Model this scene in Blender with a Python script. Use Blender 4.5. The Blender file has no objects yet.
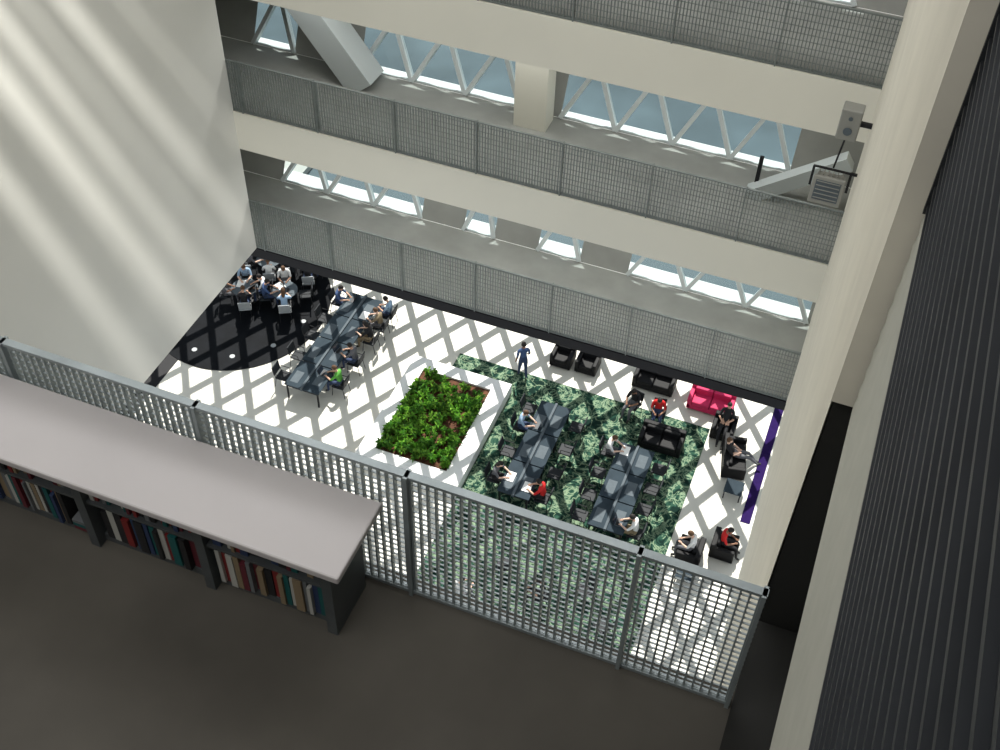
import bpy, bmesh, math, random
from mathutils import Matrix, Vector
random.seed(7)
SC=bpy.context.scene
COL=SC.collection
H=30.5
# ------------------------------------------------------------------ materials
def mat(name,col,rough=.6,metal=0.,var=0.,scale=8.,spec=.4,bump=0.):
    m=bpy.data.materials.new(name);m.use_nodes=True
    nt=m.node_tree;b=nt.nodes['Principled BSDF']
    b.inputs['Roughness'].default_value=rough;b.inputs['Metallic'].default_value=metal
    b.inputs['Specular IOR Level'].default_value=spec
    tc=nt.nodes.new('ShaderNodeTexCoord')
    nz=nt.nodes.new('ShaderNodeTexNoise');nz.inputs['Scale'].default_value=scale;nz.inputs['Detail'].default_value=4
    nt.links.new(tc.outputs['Object'],nz.inputs['Vector'])
    r=nt.nodes.new('ShaderNodeValToRGB')
    lo=[max(0,c*(1-var)) for c in col];hi=[min(1,c*(1+var)) for c in col]
    r.color_ramp.elements[0].position=.3;r.color_ramp.elements[1].position=.7
    r.color_ramp.elements[0].color=(*lo,1);r.color_ramp.elements[1].color=(*hi,1)
    nt.links.new(nz.outputs['Fac'],r.inputs['Fac']);nt.links.new(r.outputs['Color'],b.inputs['Base Color'])
    if bump:
        bp=nt.nodes.new('ShaderNodeBump');bp.inputs['Strength'].default_value=bump;bp.inputs['Distance'].default_value=.01
        nt.links.new(nz.outputs['Fac'],bp.inputs['Height']);nt.links.new(bp.outputs['Normal'],b.inputs['Normal'])
    return m
M={}
def mk(n,*a,**k): M[n]=mat(n,*a,**k);return M[n]
mk('cream_paint',(.70,.68,.59),.7,var=.03,scale=.6)
mk('white_wall',(.60,.595,.55),.75,var=.04,scale=.4)
mk('pleat',(.66,.63,.54),.7,var=.05,scale=2)
mk('concrete',(.28,.285,.265),.75,var=.12,scale=1.6)
mk('dark_carpet',(.085,.078,.066),.9,var=.22,scale=1.1,bump=.1)
mk('painted_recess_shade',(.02,.02,.018),.9)  # shade under the gallery, put into the wall and floor colour
mk('black_trim',(.006,.006,.008),.5,spec=.2)
mk('black_gloss',(.005,.006,.008),.6,var=.3,scale=2,spec=.06)
mk('white_floor',(.64,.62,.55),.5,var=.05,scale=.8)
mk('asphalt',(.10,.135,.15),.8,var=.3,scale=.3)
mk('ledge_slate',(.09,.13,.15),.6)
mk('steel',(.28,.32,.33),.42,.3,var=.12,scale=5)
mk('rail_grey',(.17,.19,.18),.5,.3,var=.1)
mk('shelf_top',(.50,.475,.475),.55,var=.03,scale=2)
mk('shelf_body',(.09,.10,.105),.5,.2,var=.1)
mk('slate',(.032,.046,.058),.75,var=.12,scale=3,spec=.08)
mk('slate_light',(.095,.115,.13),.7,var=.08,spec=.1)
mk('black_leather',(.007,.007,.008),.6,var=.2,spec=.2)
mk('pink_fabric',(.55,.02,.10),.7,var=.1)
mk('dark_metal',(.02,.02,.022),.5,.5)
mk('chair_grey',(.02,.023,.027),.6,spec=.2)
mk('chair_white',(.35,.37,.38),.5)
mk('planter_white',(.82,.82,.80),.6)
mk('soil',(.09,.035,.016),.9,var=.5,scale=6,bump=.4)
mk('leaf_a',(.13,.32,.03),.5,var=.35,scale=3)
mk('leaf_b',(.22,.42,.05),.5,var=.3,scale=3)
mk('leaf_c',(.06,.19,.02),.55,var=.3,scale=3)
mk('purple',(.022,.010,.07),.9,var=.1,spec=.05)
mk('slat_dark',(.028,.031,.035),.5,.4,var=.2,scale=3)
mk('strip_beige',(.40,.40,.35),.6,var=.05)
mk('sill_white',(.88,.88,.86),.6)
mk('tube_white',(.50,.54,.54),.5)
mk('lamp_grey',(.26,.26,.235),.5,.2)
mk('screen',(.02,.03,.05),.2)
mk('paper',(.85,.85,.82),.7)
mk('skin_a',(.55,.33,.23),.6);mk('skin_b',(.27,.14,.085),.6);mk('skin_c',(.68,.45,.34),.6)
mk('hair_dark',(.015,.011,.009),.7);mk('hair_brown',(.09,.045,.02),.7);mk('hair_grey',(.4,.38,.36),.7)
mk('cl_blue',(.05,.09,.20),.8);mk('cl_ltblue',(.28,.40,.54),.8);mk('cl_white',(.70,.70,.68),.8);mk('cl_red',(.55,.015,.015),.8)
mk('cl_black',(.010,.010,.012),.8);mk('cl_green',(.10,.36,.05),.8);mk('cl_grey',(.12,.12,.13),.8);mk('cl_jean',(.03,.05,.11),.8);mk('cl_khaki',(.26,.20,.12),.8)
mk('shoe',(.02,.018,.016),.6);mk('eye',(.02,.02,.02),.3);mk('lips',(.4,.14,.12),.5)
bookc=['bk_white','bk_black','bk_red','bk_teal','bk_blue','bk_tan','bk_grey','bk_maroon']
for n,c in zip(bookc,[(.45,.45,.42),(.02,.02,.022),(.20,.02,.02),(.01,.10,.10),(.03,.05,.12),(.25,.19,.12),(.15,.16,.17),(.12,.02,.03)]): mk(n,c,.55)
def glass(name,tint,refl=.10):
    m=bpy.data.materials.new(name);m.use_nodes=True;nt=m.node_tree;nt.nodes.clear()
    o=nt.nodes.new('ShaderNodeOutputMaterial');t=nt.nodes.new('ShaderNodeBsdfTransparent');t.inputs[0].default_value=(*tint,1)
    g=nt.nodes.new('ShaderNodeBsdfGlossy');g.inputs['Roughness'].default_value=.15;g.inputs[0].default_value=(.5,.6,.65,1)
    x=nt.nodes.new('ShaderNodeMixShader');x.inputs[0].default_value=refl
    nt.links.new(t.outputs[0],x.inputs[1]);nt.links.new(g.outputs[0],x.inputs[2]);nt.links.new(x.outputs[0],o.inputs[0]);return m
M['glass']=glass('glass',(.55,.62,.64))
def carpet_mat():
    m=bpy.data.materials.new('botanical_carpet');m.use_nodes=True;nt=m.node_tree;b=nt.nodes['Principled BSDF'];b.inputs['Roughness'].default_value=.95;b.inputs['Specular IOR Level'].default_value=.1
    tc=nt.nodes.new('ShaderNodeTexCoord')
    n=nt.nodes.new('ShaderNodeTexNoise');n.inputs['Scale'].default_value=1.7;n.inputs['Detail'].default_value=3;n.inputs['Distortion'].default_value=2.6
    w=nt.nodes.new('ShaderNodeTexVoronoi');w.inputs['Scale'].default_value=2.6;w.feature='DISTANCE_TO_EDGE'
    mx=nt.nodes.new('ShaderNodeMixRGB');mx.blend_type='ADD';mx.inputs[0].default_value=.6
    nt.links.new(tc.outputs['Object'],mx.inputs[1]);nt.links.new(n.outputs['Color'],mx.inputs[2]);
    nt.links.new(tc.outputs['Object'],n.inputs['Vector'])
    nt.links.new(mx.outputs[0],w.inputs['Vector'])
    r1=nt.nodes.new('ShaderNodeValToRGB')
    e=r1.color_ramp.elements;e[0].position=.40;e[0].color=(.007,.022,.017,1);e[1].position=.48;e[1].color=(.016,.052,.036,1)
    x=e.new(.56);x.color=(.036,.088,.060,1);x=e.new(.60);x.color=(.24,.32,.21,1);x=e.new(.66);x.color=(.022,.062,.042,1)
    nt.links.new(n.outputs['Fac'],r1.inputs['Fac'])
    r2=nt.nodes.new('ShaderNodeValToRGB');r2.color_ramp.elements[0].position=.025;r2.color_ramp.elements[1].position=.07
    r2.color_ramp.elements[0].color=(.75,.75,.75,1);r2.color_ramp.elements[1].color=(0,0,0,1)
    nt.links.new(w.outputs['Distance'],r2.inputs['Fac'])
    m2=nt.nodes.new('ShaderNodeMixRGB');m2.inputs[2].default_value=(.22,.30,.19,1)
    nt.links.new(r2.outputs['Color'],m2.inputs[0]);nt.links.new(r1.outputs['Color'],m2.inputs[1]);nt.links.new(m2.outputs[0],b.inputs['Base Color'])
    return m
M['carpet']=carpet_mat()
# ------------------------------------------------------------------ mesh builder
class B:
    def __init__(s): s.v=[];s.f=[];s.mi=[];s.ms=[]
    def m(s,name):
        if name not in s.ms: s.ms.append(name)
        return s.ms.index(name)
    def add(s,vs,fs,mn,M4=None):
        k=len(s.v);i=s.m(mn)
        for v in vs:
            v=Vector(v)
            if M4 is not None: v=M4@v
            s.v.append(tuple(v))
        for f in fs: s.f.append([k+a for a in f]);s.mi.append(i)
    def box(s,x0,x1,y0,y1,z0,z1,mn,M4=None):
        s.add([(x0,y0,z0),(x1,y0,z0),(x1,y1,z0),(x0,y1,z0),(x0,y0,z1),(x1,y0,z1),(x1,y1,z1),(x0,y1,z1)],
              [(3,2,1,0),(4,5,6,7),(0,1,5,4),(1,2,6,5),(2,3,7,6),(3,0,4,7)],mn,M4)
    def cbox(s,x0,x1,y0,y1,z0,z1,c,mn,M4=None):
        bm=bmesh.new();bmesh.ops.create_cube(bm,size=1)
        for v in bm.verts: v.co=Vector(((x0+x1)/2+v.co.x*(x1-x0),(y0+y1)/2+v.co.y*(y1-y0),(z0+z1)/2+v.co.z*(z1-z0)))
        bmesh.ops.bevel(bm,geom=list(bm.edges),offset=c,segments=2,affect='EDGES',profile=.5)
        bm.verts.index_update()
        s.add([v.co.copy() for v in bm.verts],[[v.index for v in f.verts] for f in bm.faces],mn,M4);bm.free()
    def beam(s,a,b,w,h,mn,up=(0,0,1)):
        a=Vector(a);b=Vector(b);d=(b-a);L=d.length;d.normalize();x=d.cross(Vector(up))
        if x.length<1e-4: x=d.cross(Vector((1,0,0)))
        x.normalize();z=x.cross(d)
        M4=Matrix(((x.x,d.x,z.x,a.x),(x.y,d.y,z.y,a.y),(x.z,d.z,z.z,a.z),(0,0,0,1)))
        s.box(-w/2,w/2,0,L,-h/2,h/2,mn,M4)
    def cyl(s,a,b,r,mn,n=10,r2=None):
        a=Vector(a);b=Vector(b);d=(b-a).normalized();x=d.orthogonal().normalized();y=d.cross(x);r2=r if r2 is None else r2
        vs=[];
        for k in range(n):
            t=2*math.pi*k/n;u=x*math.cos(t)+y*math.sin(t);vs.append(a+u*r)
        for k in range(n):
            t=2*math.pi*k/n;u=x*math.cos(t)+y*math.sin(t);vs.append(b+u*r2)
        fs=[(k,(k+1)%n,n+(k+1)%n,n+k) for k in range(n)]+[tuple(reversed(range(n))),tuple(range(n,2*n))]
        s.add(vs,fs,mn)
    def mesh(s,name,smooth=False):
        me=bpy.data.meshes.new(name);me.from_pydata(s.v,[],s.f)
        for n in s.ms: me.materials.append(M[n])
        me.polygons.foreach_set('material_index',s.mi)
        if smooth: me.polygons.foreach_set('use_smooth',[True]*len(me.polygons))
        me.update();return me
    def obj(s,name,loc=(0,0,0),rot=0,smooth=False): return place(s.mesh(name,smooth),name,loc,rot)
def place(me,name,loc=(0,0,0),rot=0,parent=None):
    o=bpy.data.objects.new(name,me);o.location=loc;o.rotation_euler=(0,0,rot);COL.objects.link(o)
    if parent: o.parent=parent
    return o
# ------------------------------------------------------------------ levels (world z, living room floor = 0)
z1,z2,z3,z4,z5,z6,z7=H-13.605,H-12.523,H-11.435,H-10.715,H-9.778,H-8.624,H-7.843
YB=13.3;XL=-9.57;XR=.08
NF=H-5.635;NT=H-4.565;YR=3.24
FY=15.25
b=B();b.box(-32,9,2,34,-.3,0,'white_floor');b.obj('floor')
b=B();b.box(-90,60,34,160,-.6,-.35,'asphalt');b.obj('street_ground')
b=B();b.box(-21.6,-20.95,12,33,.0,.012,'black_trim');b.box(-20.95,9,29.62,30.4,0,.012,'black_trim');b.obj('trim_1')
b=B();b.box(-.2,.12,24.0,29.62,0,.014,'purple');b.obj('purple_floor_runner')
b=B();n=64;cx,cy=-20.3,26.8
vs=[(cx+3.3*math.cos(2*math.pi*k/n),cy+3.6*math.sin(2*math.pi*k/n),z) for z in (.013,.03) for k in range(n)]
b.add(vs,[tuple(range(n,2*n))]+[(k,(k+1)%n,n+(k+1)%n,n+k) for k in range(n)],'black_gloss')
for k in range(11):
    t=2*math.pi*k/11;x=cx+2.6*math.cos(t);y=cy+2.9*math.sin(t)
    if k in(0,6,7,8,9,10):
        b.cyl((x,y,.03),(x,y,.04),.1,'chair_white',12)
b.obj('oval_rug')
b=B();pts=[(-9.14,16.2),(-2.1,16.2),(-2.1,27.5),(-11.6,27.55),(-11.6,26.5),(-9.14,26.5)]
b.add([(x,y,z) for z in (.0,.02) for x,y in pts],[tuple(range(6,12))]+[(k,(k+1)%6,6+(k+1)%6,6+k) for k in range(6)],'carpet');b.obj('botanical_carpet')
# ------------------------------------------------------------------ planter
b=B();X0,X1,Y0,Y1=-12.9,-9.15,21.3,26.48;x0,x1,y0,y1=-12.35,-9.75,21.95,25.95;hz=.42
b.cbox(X0,x0,Y0,Y1,0,hz,.015,'planter_white');b.cbox(x1,X1,Y0,Y1,0,hz,.015,'planter_white');b.box(x0-.01,x1+.01,Y0+.01,y0,0,hz-.001,'planter_white');b.box(x0-.01,x1+.01,y1,Y1-.01,0,hz-.001,'planter_white')
b.box(x0,x1,y0,y1,0,.34,'soil')
def leaf(b,base,dirv,L,w,mn):
    d=Vector(dirv).normalized();s=d.cross(Vector((0,0,1)));s=s.normalized() if s.length>1e-3 else Vector((1,0,0))
    p=Vector(base);mid=p+d*L*.5+Vector((0,0,.03));tip=p+d*L-Vector((0,0,L*.25))
    b.add([p,mid+s*w,tip,mid-s*w],[(0,1,2),(0,2,3)],mn)
for i in range(300):
    px=random.uniform(x0+.1,x1-.1);py=random.uniform(y0+.1,y1-.1)
    hgt=random.uniform(.10,.40)
    if py>y1-.7 and random.random()<.7: continue
    if py<y1-.8 and i%4==0: px=random.choice([x0+.12,x1-.12])
    mm=random.choice(['leaf_a','leaf_a','leaf_b','leaf_b','leaf_c'])
    b.cyl((px,py,.32),(px,py,.34+hgt),.008,'leaf_c',5)
    for k in range(22):
        t=random.uniform(0,6.28);e=random.uniform(.1,1.1);zz=.34+hgt*random.uniform(.2,1)
        leaf(b,(px,py,zz),(math.cos(t),math.sin(t),e),random.uniform(.12,.25),random.uniform(.022,.045),mm if random.random()<.7 else 'leaf_c')
b.obj('planter_bed')
# ------------------------------------------------------------------ furniture
def table_mesh(w,L,z0=0.):
    b=B();n=max(3,round(L/1.25));s=L/n
    for i in range(n):
        y0=-L/2+i*s+.02;y1=y0+s-.04
        b.cbox(-w/2,-.04,y0,y1,.71,.75,.008,'slate');b.cbox(.04,w/2,y0,y1,.71,.75,.008,'slate')
        b.box(-w/2+.12,-w/2+.42,y0+.2,y0+.75,.75,.755,'slate_light')
        b.box(w/2-.45,w/2-.14,y0+.35,y0+.9,.75,.755,'slate_light')
        for x in(-w/2+.08,w/2-.08):
            for y in (y0+.06,y1-.06): b.box(x-.025,x+.025,y-.025,y+.025,z0,.71,'dark_metal')
        b.box(-w/2+.08,w/2-.08,y0+.04,y0+.08,.62,.70,'dark_metal')
    b.box(-.04,.04,-L/2,L/2,.68,.80,'slate_light')
    return b.mesh('library_table')
T=[((-15.75,25.7),1.35,5.2,0),((-7.27,23.75),1.1,4.3,.02),((-4.1,23.3),1.2,3.7,.02)]
for (x,y),w,L,zz in T: place(table_mesh(w,L,zz),'library_table',(x,y,0))
def chair_mesh(fab='chair_grey'):
    b=B()
    b.cbox(-.23,.23,-.22,.24,.42,.47,.02,fab)
    Mt=Matrix.Translation((0,-.22,.47))@Matrix.Rotation(.16,4,'X')
    b.cbox(-.22,.22,-.025,.015,.08,.44,.015,fab,Mt)
    for sx in(-1,1):
        b.cyl((sx*.2,.2,.43),(sx*.22,.24,.0),.013,'dark_metal',6);b.cyl((sx*.2,-.19,.43),(sx*.22,-.26,.0),.013,'dark_metal',6)
        b.cyl((sx*.2,-.2,.43),(sx*.2,-.27,.86),.012,'dark_metal',6)
        b.cyl((sx*.24,-.22,.66),(sx*.24,.12,.66),.014,'dark_metal',6);b.cyl((sx*.24,.12,.66),(sx*.23,.14,.44),.011,'dark_metal',6)
    return b.mesh('chair')
CH=chair_mesh();CHW=chair_mesh('chair_white')
def sofa_mesh(W,fab='black_leather',name='sofa',seats=2):
    b=B();D=.78
    b.cbox(-W/2,W/2,-D/2,D/2,.08,.28,.02,fab)
    n=seats;s=(W-.3)/n
    for i in range(n):
        x=-W/2+.15+i*s;b.cbox(x+.01,x+s-.01,-D/2+.18,D/2,.27,.44,.04,fab)
        b.cbox(x+.01,x+s-.01,-D/2+.16,-D/2+.3,.42,.7,.04,fab)
    b.cbox(-W/2,W/2,-D/2,-D/2+.18,.1,.72,.03,fab)
    b.cbox(-W/2,-W/2+.15,-D/2,D/2,.1,.58,.03,fab);b.cbox(W/2-.15,W/2,-D/2,D/2,.1,.58,.03,fab)
    for x in(-W/2+.08,W/2-.08):
        for y in(-D/2+.08,D/2-.08): b.cyl((x,y,0),(x,y,.09),.02,'dark_metal',8)
    return b.mesh(name)
S2=sofa_mesh(1.5);S1=sofa_mesh(.80,seats=1,name='armchair');SP=sofa_mesh(1.6,'pink_fabric','pink_sofa')
for x,y,r in((-3.5,26.1,math.pi),(-1.0,26.3,-math.pi*.5+.2),(-4.5,28.75,math.pi)): place(S2,'sofa',(x,y,.02 if (x<-2.1 and y<27) else 0),r)
for x,y,r in((-7.95,28.6,math.pi),(-7.0,28.65,math.pi),(-1.4,22.0,math.pi*.5),(-.45,22.6,-math.pi*.5),(-1.65,27.45,math.pi)): place(S1,'armchair',(x,y,.02 if x<-2.2 and y<27 else 0),r)
place(SP,'pink_sofa',(-2.35,28.5,0),math.pi)
def coffee_mesh():
    b=B();b.cbox(-.3,.3,-.3,.3,.36,.4,.01,'slate')
    for x in(-.26,.26):
        for y in(-.26,.26): b.box(x-.02,x+.02,y-.02,y+.02,0,.36,'dark_metal')
    return b.mesh('coffee_table')
CT=coffee_mesh()
for x,y in((-.7,25.0),(-1.3,21.1)): place(CT,'coffee_table',(x,y,0),0)
def laptop_mesh():
    b=B();b.cbox(-.17,.17,-.12,.12,0,.018,.004,'slate_light');b.box(-.15,.15,-.02,.09,.018,.02,'dark_metal')
    Mt=Matrix.Translation((0,.12,.012))@Matrix.Rotation(-.3,4,'X');b.box(-.17,.17,-.006,.006,0,.23,'dark_metal',Mt);b.box(-.155,.155,-.008,-.006,.015,.215,'screen',Mt)
    return b.mesh('laptop')
LP=laptop_mesh()
def book_open():
    b=B();b.box(-.2,0,-.14,.14,0,.015,'paper');b.box(0,.2,-.14,.14,0,.015,'paper');b.box(-.205,.205,-.145,.145,-.004,0,'bk_blue');return b.mesh('open_book')
OB=book_open()
# ------------------------------------------------------------------ people
def skin_body(J,E,Rr,root):
    me=bpy.data.meshes.new('tmp');names=list(J);idx={n:i for i,n in enumerate(names)}
    me.from_pydata([J[n] for n in names],[(idx[a],idx[c]) for a,c in E],[])
    o=bpy.data.objects.new('tmp',me);COL.objects.link(o)
    sk=o.modifiers.new('s','SKIN');sk.use_smooth_shade=True
    for n,i in idx.items():
        d=me.skin_vertices[0].data[i];r=Rr[n];d.radius=(r if isinstance(r,tuple) else (r,r));d.use_root=(n==root)
    sb=o.modifiers.new('b','SUBSURF');sb.levels=1;sb.render_levels=1
    dg=bpy.context.evaluated_depsgraph_get();dg.update();ev=o.evaluated_get(dg);m=ev.to_mesh()
    vs=[v.co.copy() for v in m.vertices];fs=[list(p.vertices) for p in m.polygons]
    ev.to_mesh_clear();bpy.data.objects.remove(o);return vs,fs
def segd(p,a,c):
    ab=c-a;t=max(0,min(1,(p-a).dot(ab)/max(ab.length_squared,1e-9)));return (p-(a+ab*t)).length
def person_template(P,longhair=False):
    J={};Rr={};E=[]
    for k,v in P.items(): J[k]=Vector(v)
    rad=dict(pelvis=(.15,.115),waist=(.125,.10),chest=(.155,.11),uchest=(.12,.09),neck=.055,headb=.05,
      hipL=.105,hipR=.105,kneeL=.062,kneeR=.062,ankL=.042,ankR=.042,toeL=(.045,.03),toeR=(.045,.03),
      shL=.062,shR=.062,elL=.043,elR=.043,wrL=.028,wrR=.028,palmL=(.036,.018),palmR=(.036,.018))
    for k in J: Rr[k]=rad[k]
    E=[('pelvis','waist'),('waist','chest'),('chest','uchest'),('uchest','neck'),('neck','headb')]
    for s in 'LR': E+=[('pelvis','hip'+s),('hip'+s,'knee'+s),('knee'+s,'ank'+s),('ank'+s,'toe'+s),('uchest','sh'+s),('sh'+s,'el'+s),('el'+s,'wr'+s),('wr'+s,'palm'+s)]
    body_e=list(E)
    vs,fs=skin_body(J,E,Rr,'pelvis')
    b=B()
    reg={'pelvis-waist':2,'waist-chest':1,'chest-uchest':1,'uchest-neck':1,'neck-headb':0}
    def region(a,c):
        k=a+'-'+c
        if k in reg:return reg[k]
        if 'hip' in c or c.startswith('knee'):return 2
        if c.startswith('ank'):return 2
        if c.startswith('toe'):return 3
        if c.startswith('sh') or c.startswith('el'):return 1
        return 0
    slots=['SKIN','SHIRT','PANTS','SHOE','HAIR','EYE','LIPS']
    b.ms=slots[:]
    segs=[(J[a],J[c],region(a,c)) for a,c in body_e]
    b.v=[tuple(v) for v in vs]
    for f in fs:
        cpt=sum((vs[i] for i in f),Vector())/len(f)
        best=min(segs,key=lambda s:segd(cpt,s[0],s[1]));b.f.append(f);b.mi.append(best[2])
    for s in 'LR':
        w=J['wr'+s];p=J['palm'+s];d=(p-w).normalized();side=d.cross(Vector((0,0,1)));side=side.normalized() if side.length>.1 else Vector((0,1,0))
        up=side.cross(d)
        for k,(off,L) in enumerate(zip((-.026,-.009,.009,.026),(.068,.080,.075,.058))):
            b0=p-d*.01+side*off;m1=b0+d*L*.55-up*.006;m2=m1+d*L*.4-up*.022
            fv,ff=skin_body({'a':b0,'b':m1,'c':m2},[('a','b'),('b','c')],{'a':.009,'b':.0085,'c':.007},'a')
            b.add(fv,ff,'SKIN')
        sg=1 if s=='L' else -1
        b0=w+(p-w)*.35;m1=b0+side*.035*sg+d*.03;m2=m1+d*.03+side*.008*sg
        fv,ff=skin_body({'a':b0,'b':m1,'c':m2},[('a','b'),('b','c')],{'a':.011,'b':.010,'c':.008},'a');b.add(fv,ff,'SKIN')
    nk=J['neck'];hb=J['headb'];upv=(hb-nk).normalized();tilt=math.atan2(upv.y,upv.z)
    hc=hb+upv*.085
    HM=Matrix.Translation(hc)@Matrix.Rotation(-tilt,4,'X')
    def blob(c,r,mn,fn=None,seg=14,rg=10):
        bm=bmesh.new();bmesh.ops.create_uvsphere(bm,u_segments=seg,v_segments=rg,radius=1);bm.verts.index_update()
        pts=[]
        for v in bm.verts:
            q=Vector((v.co.x*r[0],v.co.y*r[1],v.co.z*r[2]))
            if fn:q=fn(q)
            pts.append(q+Vector(c))
        b.add(pts,[[v.index for v in f.verts] for f in bm.faces],mn,HM);bm.free()
    def jaw(q):
        if q.z<0: k=1+q.z*2.6;q=Vector((q.x*k,q.y*(1+q.z*1.2)+(.012),q.z))
        return q
    blob((0,0,0),(.076,.095,.118),'SKIN',jaw,18,14)
    blob((0,.098,-.018),(.013,.018,.024),'SKIN',None,8,6)
    for sx in(-1,1):
        blob((sx*.03,.085,.008),(.012,.008,.007),'EYE',None,8,6);blob((sx*.077,0,-.01),(.010,.022,.032),'SKIN',None,8,6)
    blob((0,.088,-.062),(.024,.010,.007),'LIPS',None,8,6)
    def hr(q):
        if q.y>.03 and q.z<.045: q=Vector((q.x*.8,.03,q.z))
        if q.z<-.045 and not longhair: q.z=-.045
        return q
    blob((0,-.012,.018),(.088,.104,.118 if not longhair else .15),'HAIR',hr,18,14)
    if longhair: blob((0,-.075,-.1),(.07,.035,.14),'HAIR',None,12,8)
    return b
def dress(b,mapping,name='person'):
    me=bpy.data.meshes.new(name);me.from_pydata(b.v,[],b.f)
    for s in b.ms: me.materials.append(M[mapping[s]])
    me.polygons.foreach_set('material_index',b.mi);me.polygons.foreach_set('use_smooth',[True]*len(b.f));me.update();return me
stand=dict(pelvis=(0,0,.95),waist=(0,0,1.10),chest=(0,.01,1.28),uchest=(0,0,1.40),neck=(0,.01,1.49),headb=(0,.02,1.55),
 hipL=(-.09,0,.88),hipR=(.09,0,.88),kneeL=(-.10,.06,.50),kneeR=(.10,-.03,.50),ankL=(-.11,.12,.09),ankR=(.11,-.14,.10),toeL=(-.12,.27,.035),toeR=(.12,0,.035),
 shL=(-.18,0,1.40),shR=(.18,0,1.40),elL=(-.24,-.06,1.13),elR=(.24,.05,1.13),wrL=(-.24,.05,.90),wrR=(.23,.2,.95),palmL=(-.24,.09,.82),palmR=(.22,.27,.90))
sit=dict(pelvis=(0,-.02,.56),waist=(0,-.03,.70),chest=(0,.02,.88),uchest=(0,.06,1.00),neck=(0,.09,1.08),headb=(0,.12,1.13),
 hipL=(-.09,.03,.54),hipR=(.09,.03,.54),kneeL=(-.12,.43,.54),kneeR=(.12,.43,.54),ankL=(-.13,.42,.10),ankR=(.13,.46,.10),toeL=(-.14,.56,.04),toeR=(.14,.60,.04),
 shL=(-.18,.05,1.0),shR=(.18,.05,1.0),elL=(-.25,.22,.80),elR=(.25,.22,.80),wrL=(-.14,.43,.80),wrR=(.14,.43,.80),palmL=(-.10,.50,.79),palmR=(.10,.50,.79))
read=dict(sit);read.update(waist=(0,-.06,.70),chest=(0,-.06,.88),uchest=(0,-.04,1.01),neck=(0,-.01,1.09),headb=(0,.03,1.14),shL=(-.18,-.04,1.0),shR=(.18,-.04,1.0),elL=(-.24,.08,.76),elR=(.24,.08,.76),wrL=(-.12,.28,.74),wrR=(.12,.28,.74),palmL=(-.08,.35,.76),palmR=(.08,.35,.76))
recl=dict(read);recl.update(waist=(0,-.14,.66),chest=(0,-.25,.82),uchest=(0,-.31,.93),neck=(0,-.33,1.01),headb=(0,-.32,1.07),shL=(-.18,-.3,.92),shR=(.18,-.3,.92),elL=(-.25,-.12,.72),elR=(.25,-.12,.72),wrL=(-.12,.06,.70),wrR=(.12,.06,.70),palmL=(-.07,.12,.70),palmR=(.07,.12,.70),
 kneeL=(-.12,.46,.52),kneeR=(.1,.46,.56),ankL=(-.13,.72,.14),ankR=(.05,.80,.20),toeL=(-.14,.86,.1),toeR=(.04,.90,.27))
TP={'stand':person_template(stand),'sit':person_template(sit),'sitL':person_template(sit,True),'read':person_template(read),'recl':person_template(recl)}
def person(tp,x,y,rot,shirt,pants='cl_jean',skin='skin_a',hair='hair_dark',z=0.):
    me=dress(TP[tp],dict(SKIN=skin,SHIRT=shirt,PANTS=pants,SHOE='shoe',HAIR=hair,EYE='eye',LIPS='lips'))
    return place(me,'person',(x,y,z),rot)
RW=-math.pi/2
LW=math.pi/2
person('stand',-9.05,27.3,.6,'cl_blue','cl_jean','skin_b','hair_dark',.02)
def seat_at(x,y,rot,tp=None,chair=CH,**k):
    z=.02 if (-9.3<x<-2.1 and y<27.5) else (.03 if x<-17.2 else 0)
    place(chair,'chair',(x,y,z),rot)
    if tp: person(tp,x,y,rot,z=z,**k)
seat_at(-16.75,27.9,RW,'sit',shirt='cl_blue');seat_at(-14.7,27.3,LW,'sit',shirt='cl_khaki',pants='cl_grey',hair='hair_brown',skin='skin_c')
seat_at(-14.72,26.5,LW,'sitL',shirt='cl_black',pants='cl_khaki',skin='skin_c');seat_at(-14.75,25.3,LW,'sit',shirt='cl_grey');seat_at(-14.75,24.1,LW,'sit',shirt='cl_green',hair='hair_brown')
seat_at(-14.7,28.0,LW,'read',shirt='cl_ltblue')
for y in(23.7,24.8,25.9,26.9): seat_at(-16.8,y,RW)
place(LP,'laptop',(-15.35,25.3,.755),LW-.1);place(LP,'laptop',(-15.35,24.1,.755),LW);place(OB,'open_book',(-15.35,27.3,.76),LW);place(LP,'laptop',(-16.15,27.9,.755),RW)
seat_at(-8.15,24.7,RW,'sit',shirt='cl_ltblue',skin='skin_c',hair='hair_brown');seat_at(-6.4,22.1,LW,'sit',shirt='cl_red',pants='cl_black');seat_at(-8.15,22.3,RW,'sitL',shirt='cl_grey',pants='cl_black',skin='skin_c')
for y in(23.5,25.6): seat_at(-8.15,y,RW)
for y in(23.2,24.3,25.4): seat_at(-6.35,y,LW)
place(LP,'laptop',(-7.6,24.7,.757),RW);place(OB,'open_book',(-6.95,22.1,.76),LW);place(OB,'open_book',(-7.6,22.3,.76),RW)
seat_at(-5.02,24.8,RW,'sit',shirt='cl_white',pants='cl_grey',skin='skin_c',hair='hair_brown');seat_at(-3.2,21.9,LW,'sit',shirt='cl_white',pants='cl_khaki',skin='skin_c');
for y in(21.9,22.8,23.8): seat_at(-5.05,y,RW)
for y in(22.9,23.8,24.7): seat_at(-3.2,y,LW)
place(OB,'open_book',(-4.45,24.8,.76),RW);place(LP,'laptop',(-3.75,21.9,.757),LW)
person('read',-4.85,27.15,math.pi*.9,'cl_black','cl_grey','skin_b','hair_dark',.02);place(CH,'chair',(-4.85,27.17,.02),math.pi*.9)
person('read',-3.95,27.1,math.pi*1.05,'cl_red','cl_jean','skin_b','hair_dark',.02);place(CH,'chair',(-3.92,27.12,.02),math.pi*1.05)
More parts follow.
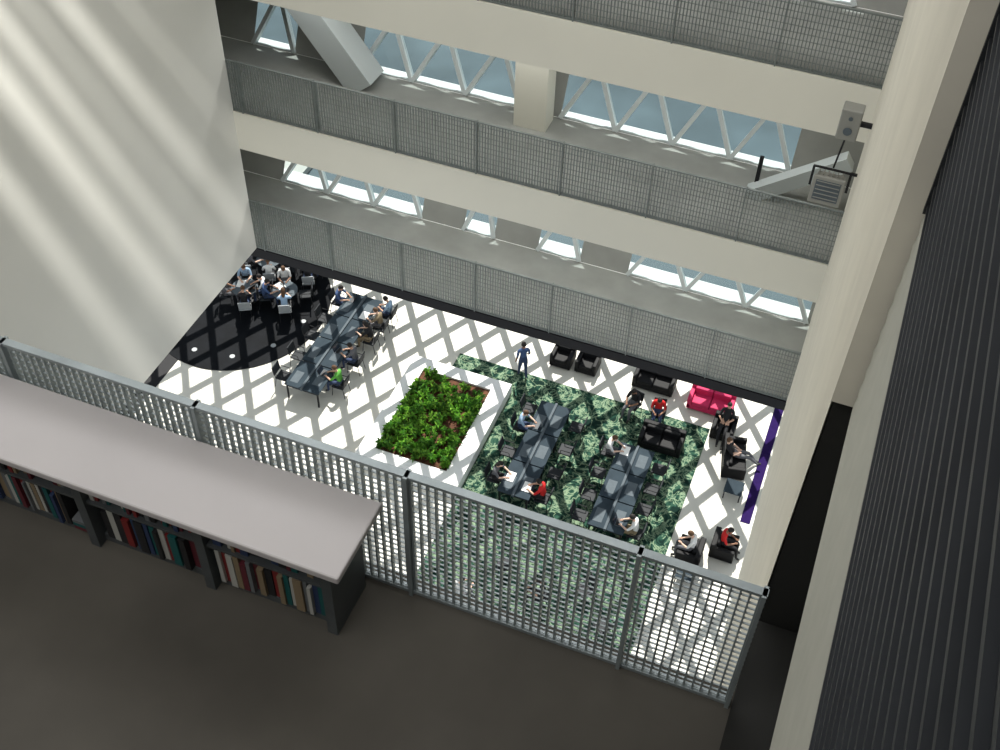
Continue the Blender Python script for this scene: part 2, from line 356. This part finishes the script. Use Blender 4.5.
person('recl',-1.65,27.48,math.pi,'cl_black','cl_black','skin_a');person('recl',-.98,26.3,-math.pi*.5+.2,'cl_black','cl_grey','skin_c','hair_brown')
person('read',-1.41,22.0,math.pi*.5,'cl_white','cl_grey','skin_c','hair_brown');person('read',-.46,22.6,-math.pi*.5,'cl_red','cl_black','skin_b')
seat_at(-7.5,17.6,-.5,'sit',shirt='cl_white',pants='cl_grey',skin='skin_c')
seat_at(-5.2,18.6,1.9,'read',shirt='cl_black',pants='cl_black');seat_at(-6.6,19.2,.4);seat_at(-4.0,19.3,2.4);seat_at(-3.1,18.3,1.0)
def rtable():
    b=B();b.cyl((0,0,.71),(0,0,.74),.5,'slate_light',28);b.cyl((0,0,.03),(0,0,.71),.035,'dark_metal',10);b.cyl((0,0,0),(0,0,.03),.3,'dark_metal',20,.27);return b.mesh('round_table')
RT=rtable();tops=['cl_white','cl_ltblue','cl_grey','cl_black','cl_white','cl_white','cl_blue','cl_ltblue','cl_white','cl_black','cl_grey','cl_white']
k=0
for cx2,cy2 in((-20.2,26.95),(-18.75,27.4),(-20.15,28.75),(-18.7,29.15)):
    place(RT,'round_table',(cx2,cy2,.03),0)
    for j in range(4):
        t=j*math.pi/2+.5;x=cx2+.76*math.cos(t);y=cy2+.76*math.sin(t)
        seat_at(x,y,t+math.pi/2,None if k%5==4 else ['sit','sitL','read'][k%3],CHW if k%2 else CH,shirt=tops[k%12],pants=['cl_jean','cl_black','cl_grey'][k%3],skin=['skin_a','skin_c','skin_b'][k%3],hair=['hair_dark','hair_brown'][k%2])
        k+=1
    place(LP,'laptop',(cx2+.2,cy2,.77),.4+k);place(OB,'open_book',(cx2-.22,cy2+.1,.775),1+k)
# ------------------------------------------------------------------ atrium shell
b=B();b.box(XL-.3,XL,3.3,YB+.02,z1,H+4,'white_wall');b.obj('wall_left')
b=B();n=120;vs=[];fs=[]
yA,yBk=3.85,17.0
for i in range(n+1):
    t=i/n;y=yA+(yBk-yA)*t;x=.205-(.205-.055)*min(1,(y-yA)/(13.3-yA))+(.018 if i%2 else 0)
    vs+=[(x,y,z1),(x,y,H+4)]
for i in range(n): a=2*i;fs.append((a,a+2,a+3,a+1))
b.add(vs,fs,'pleat');b.box(.24,.45,yA+.05,yBk,z1,H+4,'pleat')
b.box(.2,9,3.80,3.86,H-3.8,H+4,'pleat');b.obj('wall_right')
b=B();b.box(.215,9,3.86,4.1,z1,H-3.8,'painted_recess_shade');b.obj('wall_recess')
def slab(za,zb,fas='cream_paint',out='ledge_slate',yend=15.47,ledge='sill_white'):
    b=B();b.box(-12.5,XR,YB,YB+.06,za,zb,fas);b.box(-12.5,XR,YB+.06,yend,za,zb-.02,fas);b.box(-12.5,XR,YB+.06,FY-.02,zb-.02,zb,'concrete');b.box(-12.5,XR,FY-.02,yend,zb-.02,zb,ledge)
    if yend<16.3: b.box(-12.5,XR,yend,16.3,za,za+.05,out)
    b.obj('balcony_slab')
slab(z1-.2,z1,'black_trim',yend=15.6);slab(z3,z4);slab(z6,z7)
b=B()
b.box(-32,XL-.31,-8,16.3,z1-.25,z1-.02,'white_wall');b.box(XL-.31,9,-8,3.1,z1-.25,z1-.02,'white_wall');b.box(.46,9,3.1,16.3,z1-.25,z1-.02,'white_wall');b.obj('ceiling')
b=B();b.box(-13,9,-8,16.4,H+4,H+4.2,'white_wall');b.obj('ceiling_upper')
b=B();b.box(-12.8,-12.5,YB,16.3,z1,H+4,'white_wall');b.box(-12.5,XL-.3,YB-.3,YB,z1,H+4,'white_wall');b.obj('wall_balcony')
def facade(zf,ztop,segs,name):
    b=B();hh=.85;yo=.42
    def P(x,t): return (x,FY+yo*t,zf+hh*t)
    for (xa,xb) in segs:
        n=max(1,round((xb-xa)/.95));s=(xb-xa)/n
        for i in range(n):
            b.beam(P(xa+i*s,.0),P(xa+(i+.5)*s,1),.07,.12,'tube_white',(0,-1,.4));b.beam(P(xa+(i+.5)*s,1),P(xa+(i+1)*s,0),.07,.12,'tube_white',(0,-1,.4))
        b.beam(P(xa,.02),P(xb,.02),.03,.03,'tube_white');
        b.add([P(xa,0),P(xb,0),P(xb,1),P(xa,1)],[(0,1,2,3)],'glass')
    xs=[-12.5]+[v for s in segs for v in s]+[XR]
    for i in range(0,len(xs),2):
        if xs[i+1]-xs[i]>.02:
            xa,xb=xs[i],xs[i+1];b.add([P(xa,0),P(xb,0),P(xb,1),P(xa,1)],[(0,1,2,3)],'concrete')
    T1=P(0,1);b.add([(-12.5,T1[1],T1[2]),(XR,T1[1],T1[2]),(XR,16.28,ztop),(-12.5,16.28,ztop)],[(0,1,2,3)],'white_wall')
    b.obj(name)
facade(z4,z6,[(-10.3,-9.5),(-8.25,-5.35),(-4.65,-.9)],'window_1')
facade(z1,z3,[(-10.1,-7.2),(-6.35,-5.75),(-4.9,-4.1),(-3.2,.0)],'window_2')
facade(z7,H+4,[(-9,-5.3),(-4.6,-.6)],'window_3')
b=B();b.box(-5.28,-4.74,14.75,15.15,z4,z6,'cream_paint');b.box(-5.28,-4.74,14.75,15.15,z7,H+4,'cream_paint');b.obj('column')
b=B();b.beam((-7.95,14.9,z4+.0),(-9.6,14.95,z6),.5,.5,'tube_white',(0,1,0));b.obj('raking_brace')
b=B();b.beam((-1.35,14.5,z4+.0),(-.06,14.6,z4+.9),.22,.22,'tube_white',(0,1,0));b.box(-1.33,-1.27,14.6,14.66,z4,z4+.6,'dark_metal');b.obj('raking_brace')
# ------------------------------------------------------------------ railings
def railing(xa,xb,y,z0,zt,vs,vt,vd,hs,ht,hd,posts,mn,cap=.05,pw=.04):
    b=B();x=xa
    while x<=xb: b.box(x-vt/2,x+vt/2,y-vd/2,y+vd/2,z0+.03,zt-.02,mn);x+=vs
    z=z0+.05
    while z<zt-.03: b.box(xa,xb,y-hd/2,y+hd/2,z-ht/2,z+ht/2,mn);z+=hs
    b.box(xa,xb,y-cap/2,y+cap/2,zt-.02,zt,mn);b.box(xa,xb,y-.02,y+.02,z0+.01,z0+.035,mn)
    for p in posts: b.box(p-pw/2,p+pw/2,y-.035,y+.035,z0,zt,mn)
    return b.obj('railing')
pp=[XR-.02-i*1.35 for i in range(8)]
for za,zb in((z1,z2),(z4,z5),(z7,z7+.95)): railing(XL,XR,YB+.04,za,zb,.045,.013,.025,.09,.006,.015,pp,'rail_grey',.03,.02)
railing(-9.5,.19,YR,NF,NT,.046,.009,.028,.045,.005,.010,[.175]+[-.43-1.225*i for i in range(8)],'steel',.045,.022)
# ------------------------------------------------------------------ near floor, shelves
b=B();b.box(-9.57,.2,-8,YR+.08,NF-.4,NF,'dark_carpet');b.box(.2,9,-8,3.8,NF-.4,NF,'painted_recess_shade');b.obj('floor_upper')  # right part painted near-black for the shadow lying there
b=B();b.box(-9.9,9,-8.3,-8,z1,H+4,'white_wall');b.obj('wall_back')
b=B();b.box(-9.87,-9.57,-8,3.3,NF,H+4,'white_wall');b.box(8.7,9,-8,3.8,z1,H+4,'white_wall');b.obj('wall_side')
ST=NF+.83
b=B();xa,xb=-9.3,-1.95;yf,yk=2.90,3.17
b.cbox(-9.35,-1.78,2.68,3.19,ST-.05,ST,.01,'shelf_top')
b.box(xa,xb,yf-.02,yk,NF,NF+.06,'shelf_body');b.box(xa,xb,yk-.02,yk,NF,ST-.05,'shelf_body')
b.box(xa,xb,yf-.06,yk,NF+.40,NF+.42,'shelf_body')
xs=[-1.95-.77*i for i in range(10)]
for x in xs: b.box(x-.03,x+.03,yf-.08,yk,NF,ST-.05,'shelf_body')
for ci in range(len(xs)-1):
    x1c=xs[ci]-.04;x0c=xs[ci+1]+.04
    for lev,(zb,mh) in enumerate(((NF+.06,.31),(NF+.42,.32))):
        x=x0c+random.uniform(0,.03);style=random.choice(['thin','binder','mix'])
        lim=x1c-random.choice([0,0,.12,.2])
        while x<lim-.02:
            w=random.uniform(.018,.035) if style=='thin' else random.uniform(.05,.075) if style=='binder' else random.uniform(.02,.06)
            if x+w>lim: break
            h=mh*random.uniform(.78,.98) if style!='binder' else mh*.95
            c=random.choice(['bk_white','bk_grey','bk_black','bk_white'] if style=='binder' else bookc)
            d=random.uniform(0,.04);b.box(x,x+w-.003,yf-.05+d,yk-.03,zb,zb+h,c)
            if style=='binder': b.box(x+.012,x+w-.015,yf-.052+d,yf-.05+d,zb+h*.55,zb+h*.8,'bk_red' if c=='bk_white' else 'bk_white')
            x+=w
        if lim<x1c-.05:
            for q in range(3): b.box(lim+.01,x1c,yf-.05,yk-.04,zb+q*.03,zb+q*.03+.027,random.choice(bookc))
b.obj('bookshelf')
# ------------------------------------------------------------------ right hand upper gallery edge
b=B();gy=3.75
nn=20
vs=[];fs=[]
for i in range(nn+1):
    z=H-3.8+(1.15)*i/nn;x=.30-(.006 if i%2 else 0);vs+=[(x,-8,z),(x,gy,z)]
for i in range(nn): a=2*i;fs.append((a,a+1,a+3,a+2))
b.add(vs,fs,'strip_beige');b.box(.31,8.7,-8,gy,H-3.8,H-2.66,'strip_beige');b.obj('trim_2')
b=B();z=H-2.62
while z<H-.1:
    b.box(.293,.31,-7,gy-.03,z,z+.016,'slat_dark');z+=.085
yy=gy-.04
while yy>-7: b.box(.375,.40,yy-.03,yy,H-2.65,H-.1,'slat_dark');yy-=.6
b.box(.31,.37,-7,gy-.03,H-2.65,H-.1,'slat_dark');b.box(.285,.40,gy-.03,gy,H-2.65,H-.08,'slat_dark')
b.obj('slatted_guard')
# ------------------------------------------------------------------ speaker and floodlight on wall
b=B();zc=H-7.55
b.cbox(-.30,-.06,11.9,12.1,zc-.2,zc+.2,.015,'lamp_grey');b.cyl((-.18,11.895,zc-.07),(-.18,11.885,zc-.07),.05,'slate_light',18);b.cyl((-.18,11.895,zc+.1),(-.18,11.885,zc+.1),.025,'slate_light',12)
b.beam((-.06,12,zc),(.07,12,zc),.05,.05,'dark_metal');b.cyl((-.18,12,zc-.2),(-.22,12,zc-.66),.012,'dark_metal',6);b.obj('wall_speaker')
b=B();zc=H-8.5
Mt=Matrix.Translation((-.22,12,zc))@Matrix.Rotation(-.35,4,'X')
b.cbox(-.17,.17,-.15,.13,-.15,.15,.03,'lamp_grey',Mt);b.cbox(-.19,.19,-.20,-.14,-.17,.17,.015,'lamp_grey',Mt)
b.box(-.15,.15,-.205,-.2,-.12,.12,'slate_light',Mt)
for i in range(5): b.box(-.14,.14,-.215,-.203,-.10+i*.05,-.09+i*.05,'lamp_grey',Mt)
for i in range(6): b.box(-.15+i*.055,-.138+i*.055,-.12,.12,.15,.18,'lamp_grey',Mt)
for sx in(-.22,.22): b.beam((-.22+sx,12,zc-.02),(-.22+sx,12,zc+.26),.015,.03,'dark_metal')
b.beam((-.45,12,zc+.26),(.01,12,zc+.26),.03,.015,'dark_metal');b.beam((.0,12,zc+.26),(.07,12,zc+.26),.03,.03,'dark_metal');b.obj('floodlight')
# ------------------------------------------------------------------ diagrid roof over the living room
b=B();Ya,Za,Yb2,Zb=16.6,z1-.1,43.,0.
L=math.hypot(Yb2-Ya,Za-Zb);dy,dz=(Yb2-Ya)/L,(Zb-Za)/L
cw,cl=1.3,1.75;nrm=(0,-dz,dy)
def Q(x,s): return (x,Ya+dy*s,Za+dz*s)
ns=int(L/cl)
x=-32-ns*cw
while x<10+ns*cw:
    for sg in(1,-1):
        xa_=x;xb_=x+sg*cw*ns;s1=ns*cl;d=xb_-xa_
        t1,t2=(-32-xa_)/d,(9-xa_)/d
        if t1>t2:t1,t2=t2,t1
        ta=max(0,t1);tb=min(1,t2)
        if ta<tb: b.beam(Q(xa_+d*ta,s1*ta),Q(xa_+d*tb,s1*tb),.25,.2,'tube_white',nrm)
    x+=cw
b.obj('diagrid_roof')
# ------------------------------------------------------------------ unseen slotted gobo + spot, added to throw light streaks on left wall
b=B();zb_=H+2.4
op=[(5.14,5.165),(5.222,5.262),(5.285,5.312),(5.34,5.352),(5.385,5.415),(5.48,5.492)]
prev=3.2
for a_,c_ in op: b.box(-5.2,-1.6,prev,a_,zb_,zb_+.01,'dark_metal');prev=c_
b.box(-5.2,-1.6,prev,7.6,zb_,zb_+.01,'dark_metal')
b.obj('streak_gobo')  # added out of view, its slots shape the streaks
def light(tp,name,loc,energy,col,**k):
    l=bpy.data.lights.new(name,tp);l.energy=energy;l.color=col
    for a,v in k.items(): setattr(l,a,v)
    o=bpy.data.objects.new(name,l);o.location=loc;COL.objects.link(o);return o
def aim(o,t): o.rotation_euler=(Vector(t)-o.location).to_track_quat('-Z','Y').to_euler()
s=light('SPOT','streak_spot',(-2.5,4.8,H+3.6),14000,(1,.98,.93),spot_size=math.radians(54),spot_blend=.8,shadow_soft_size=.022);aim(s,(XL,10.4,H-8.0))  # added spot, stands in for stray sunlight on the left wall
a=light('AREA','atrium_fill',(-4.8,9.5,H+3.8),880,(.98,.98,1),shape='RECTANGLE',size=8,size_y=7)  # added fill under the closed ceiling, no skylight opening is modelled
a2=light('AREA','gallery_fill',(-3.5,-1.5,H+3.8),450,(1,.99,.98),shape='RECTANGLE',size=9,size_y=6)  # added fill to brighten the near floor, shelf and railing
for i,(zt,en) in enumerate(((z3,85),(z6,65))):
    light('AREA','balcony_fill',(-4.8,14.3,zt-.06),en,(1,1,.97),shape='RECTANGLE',size=9,size_y=.3)  # added fill under each slab to lift the balcony interiors
sun=light('SUN','sun',(0,30,50),7.6,(1,.97,.90),angle=math.radians(.35))
d=Vector((.16,-.57,-.82)).normalized();sun.rotation_euler=d.to_track_quat('-Z','Y').to_euler()
w=bpy.data.worlds.new('World');SC.world=w;w.use_nodes=True;bg=w.node_tree.nodes['Background'];bg.inputs[0].default_value=(.84,.91,1,1);bg.inputs[1].default_value=.9
# ------------------------------------------------------------------ camera
R=[Vector((.93068,.36504,.02411)),Vector((.28084,-.67068,-.68653)),Vector((-.23444,.64571,-.7267))]
f=R[2].normalized();r=(R[0]-f*R[0].dot(f)).normalized();dn=f.cross(r)
if dn.dot(R[1])<0: dn=-dn
cd=bpy.data.cameras.new('camera');cam=bpy.data.objects.new('camera',cd);COL.objects.link(cam)
cam.matrix_world=Matrix(((r.x,-dn.x,-f.x,0),(r.y,-dn.y,-f.y,0),(r.z,-dn.z,-f.z,H),(0,0,0,1)))
cd.sensor_width=36;cd.lens=1154/1000*36;cd.clip_start=.05;cd.clip_end=300
SC.camera=cam
SC.view_settings.view_transform='Standard'
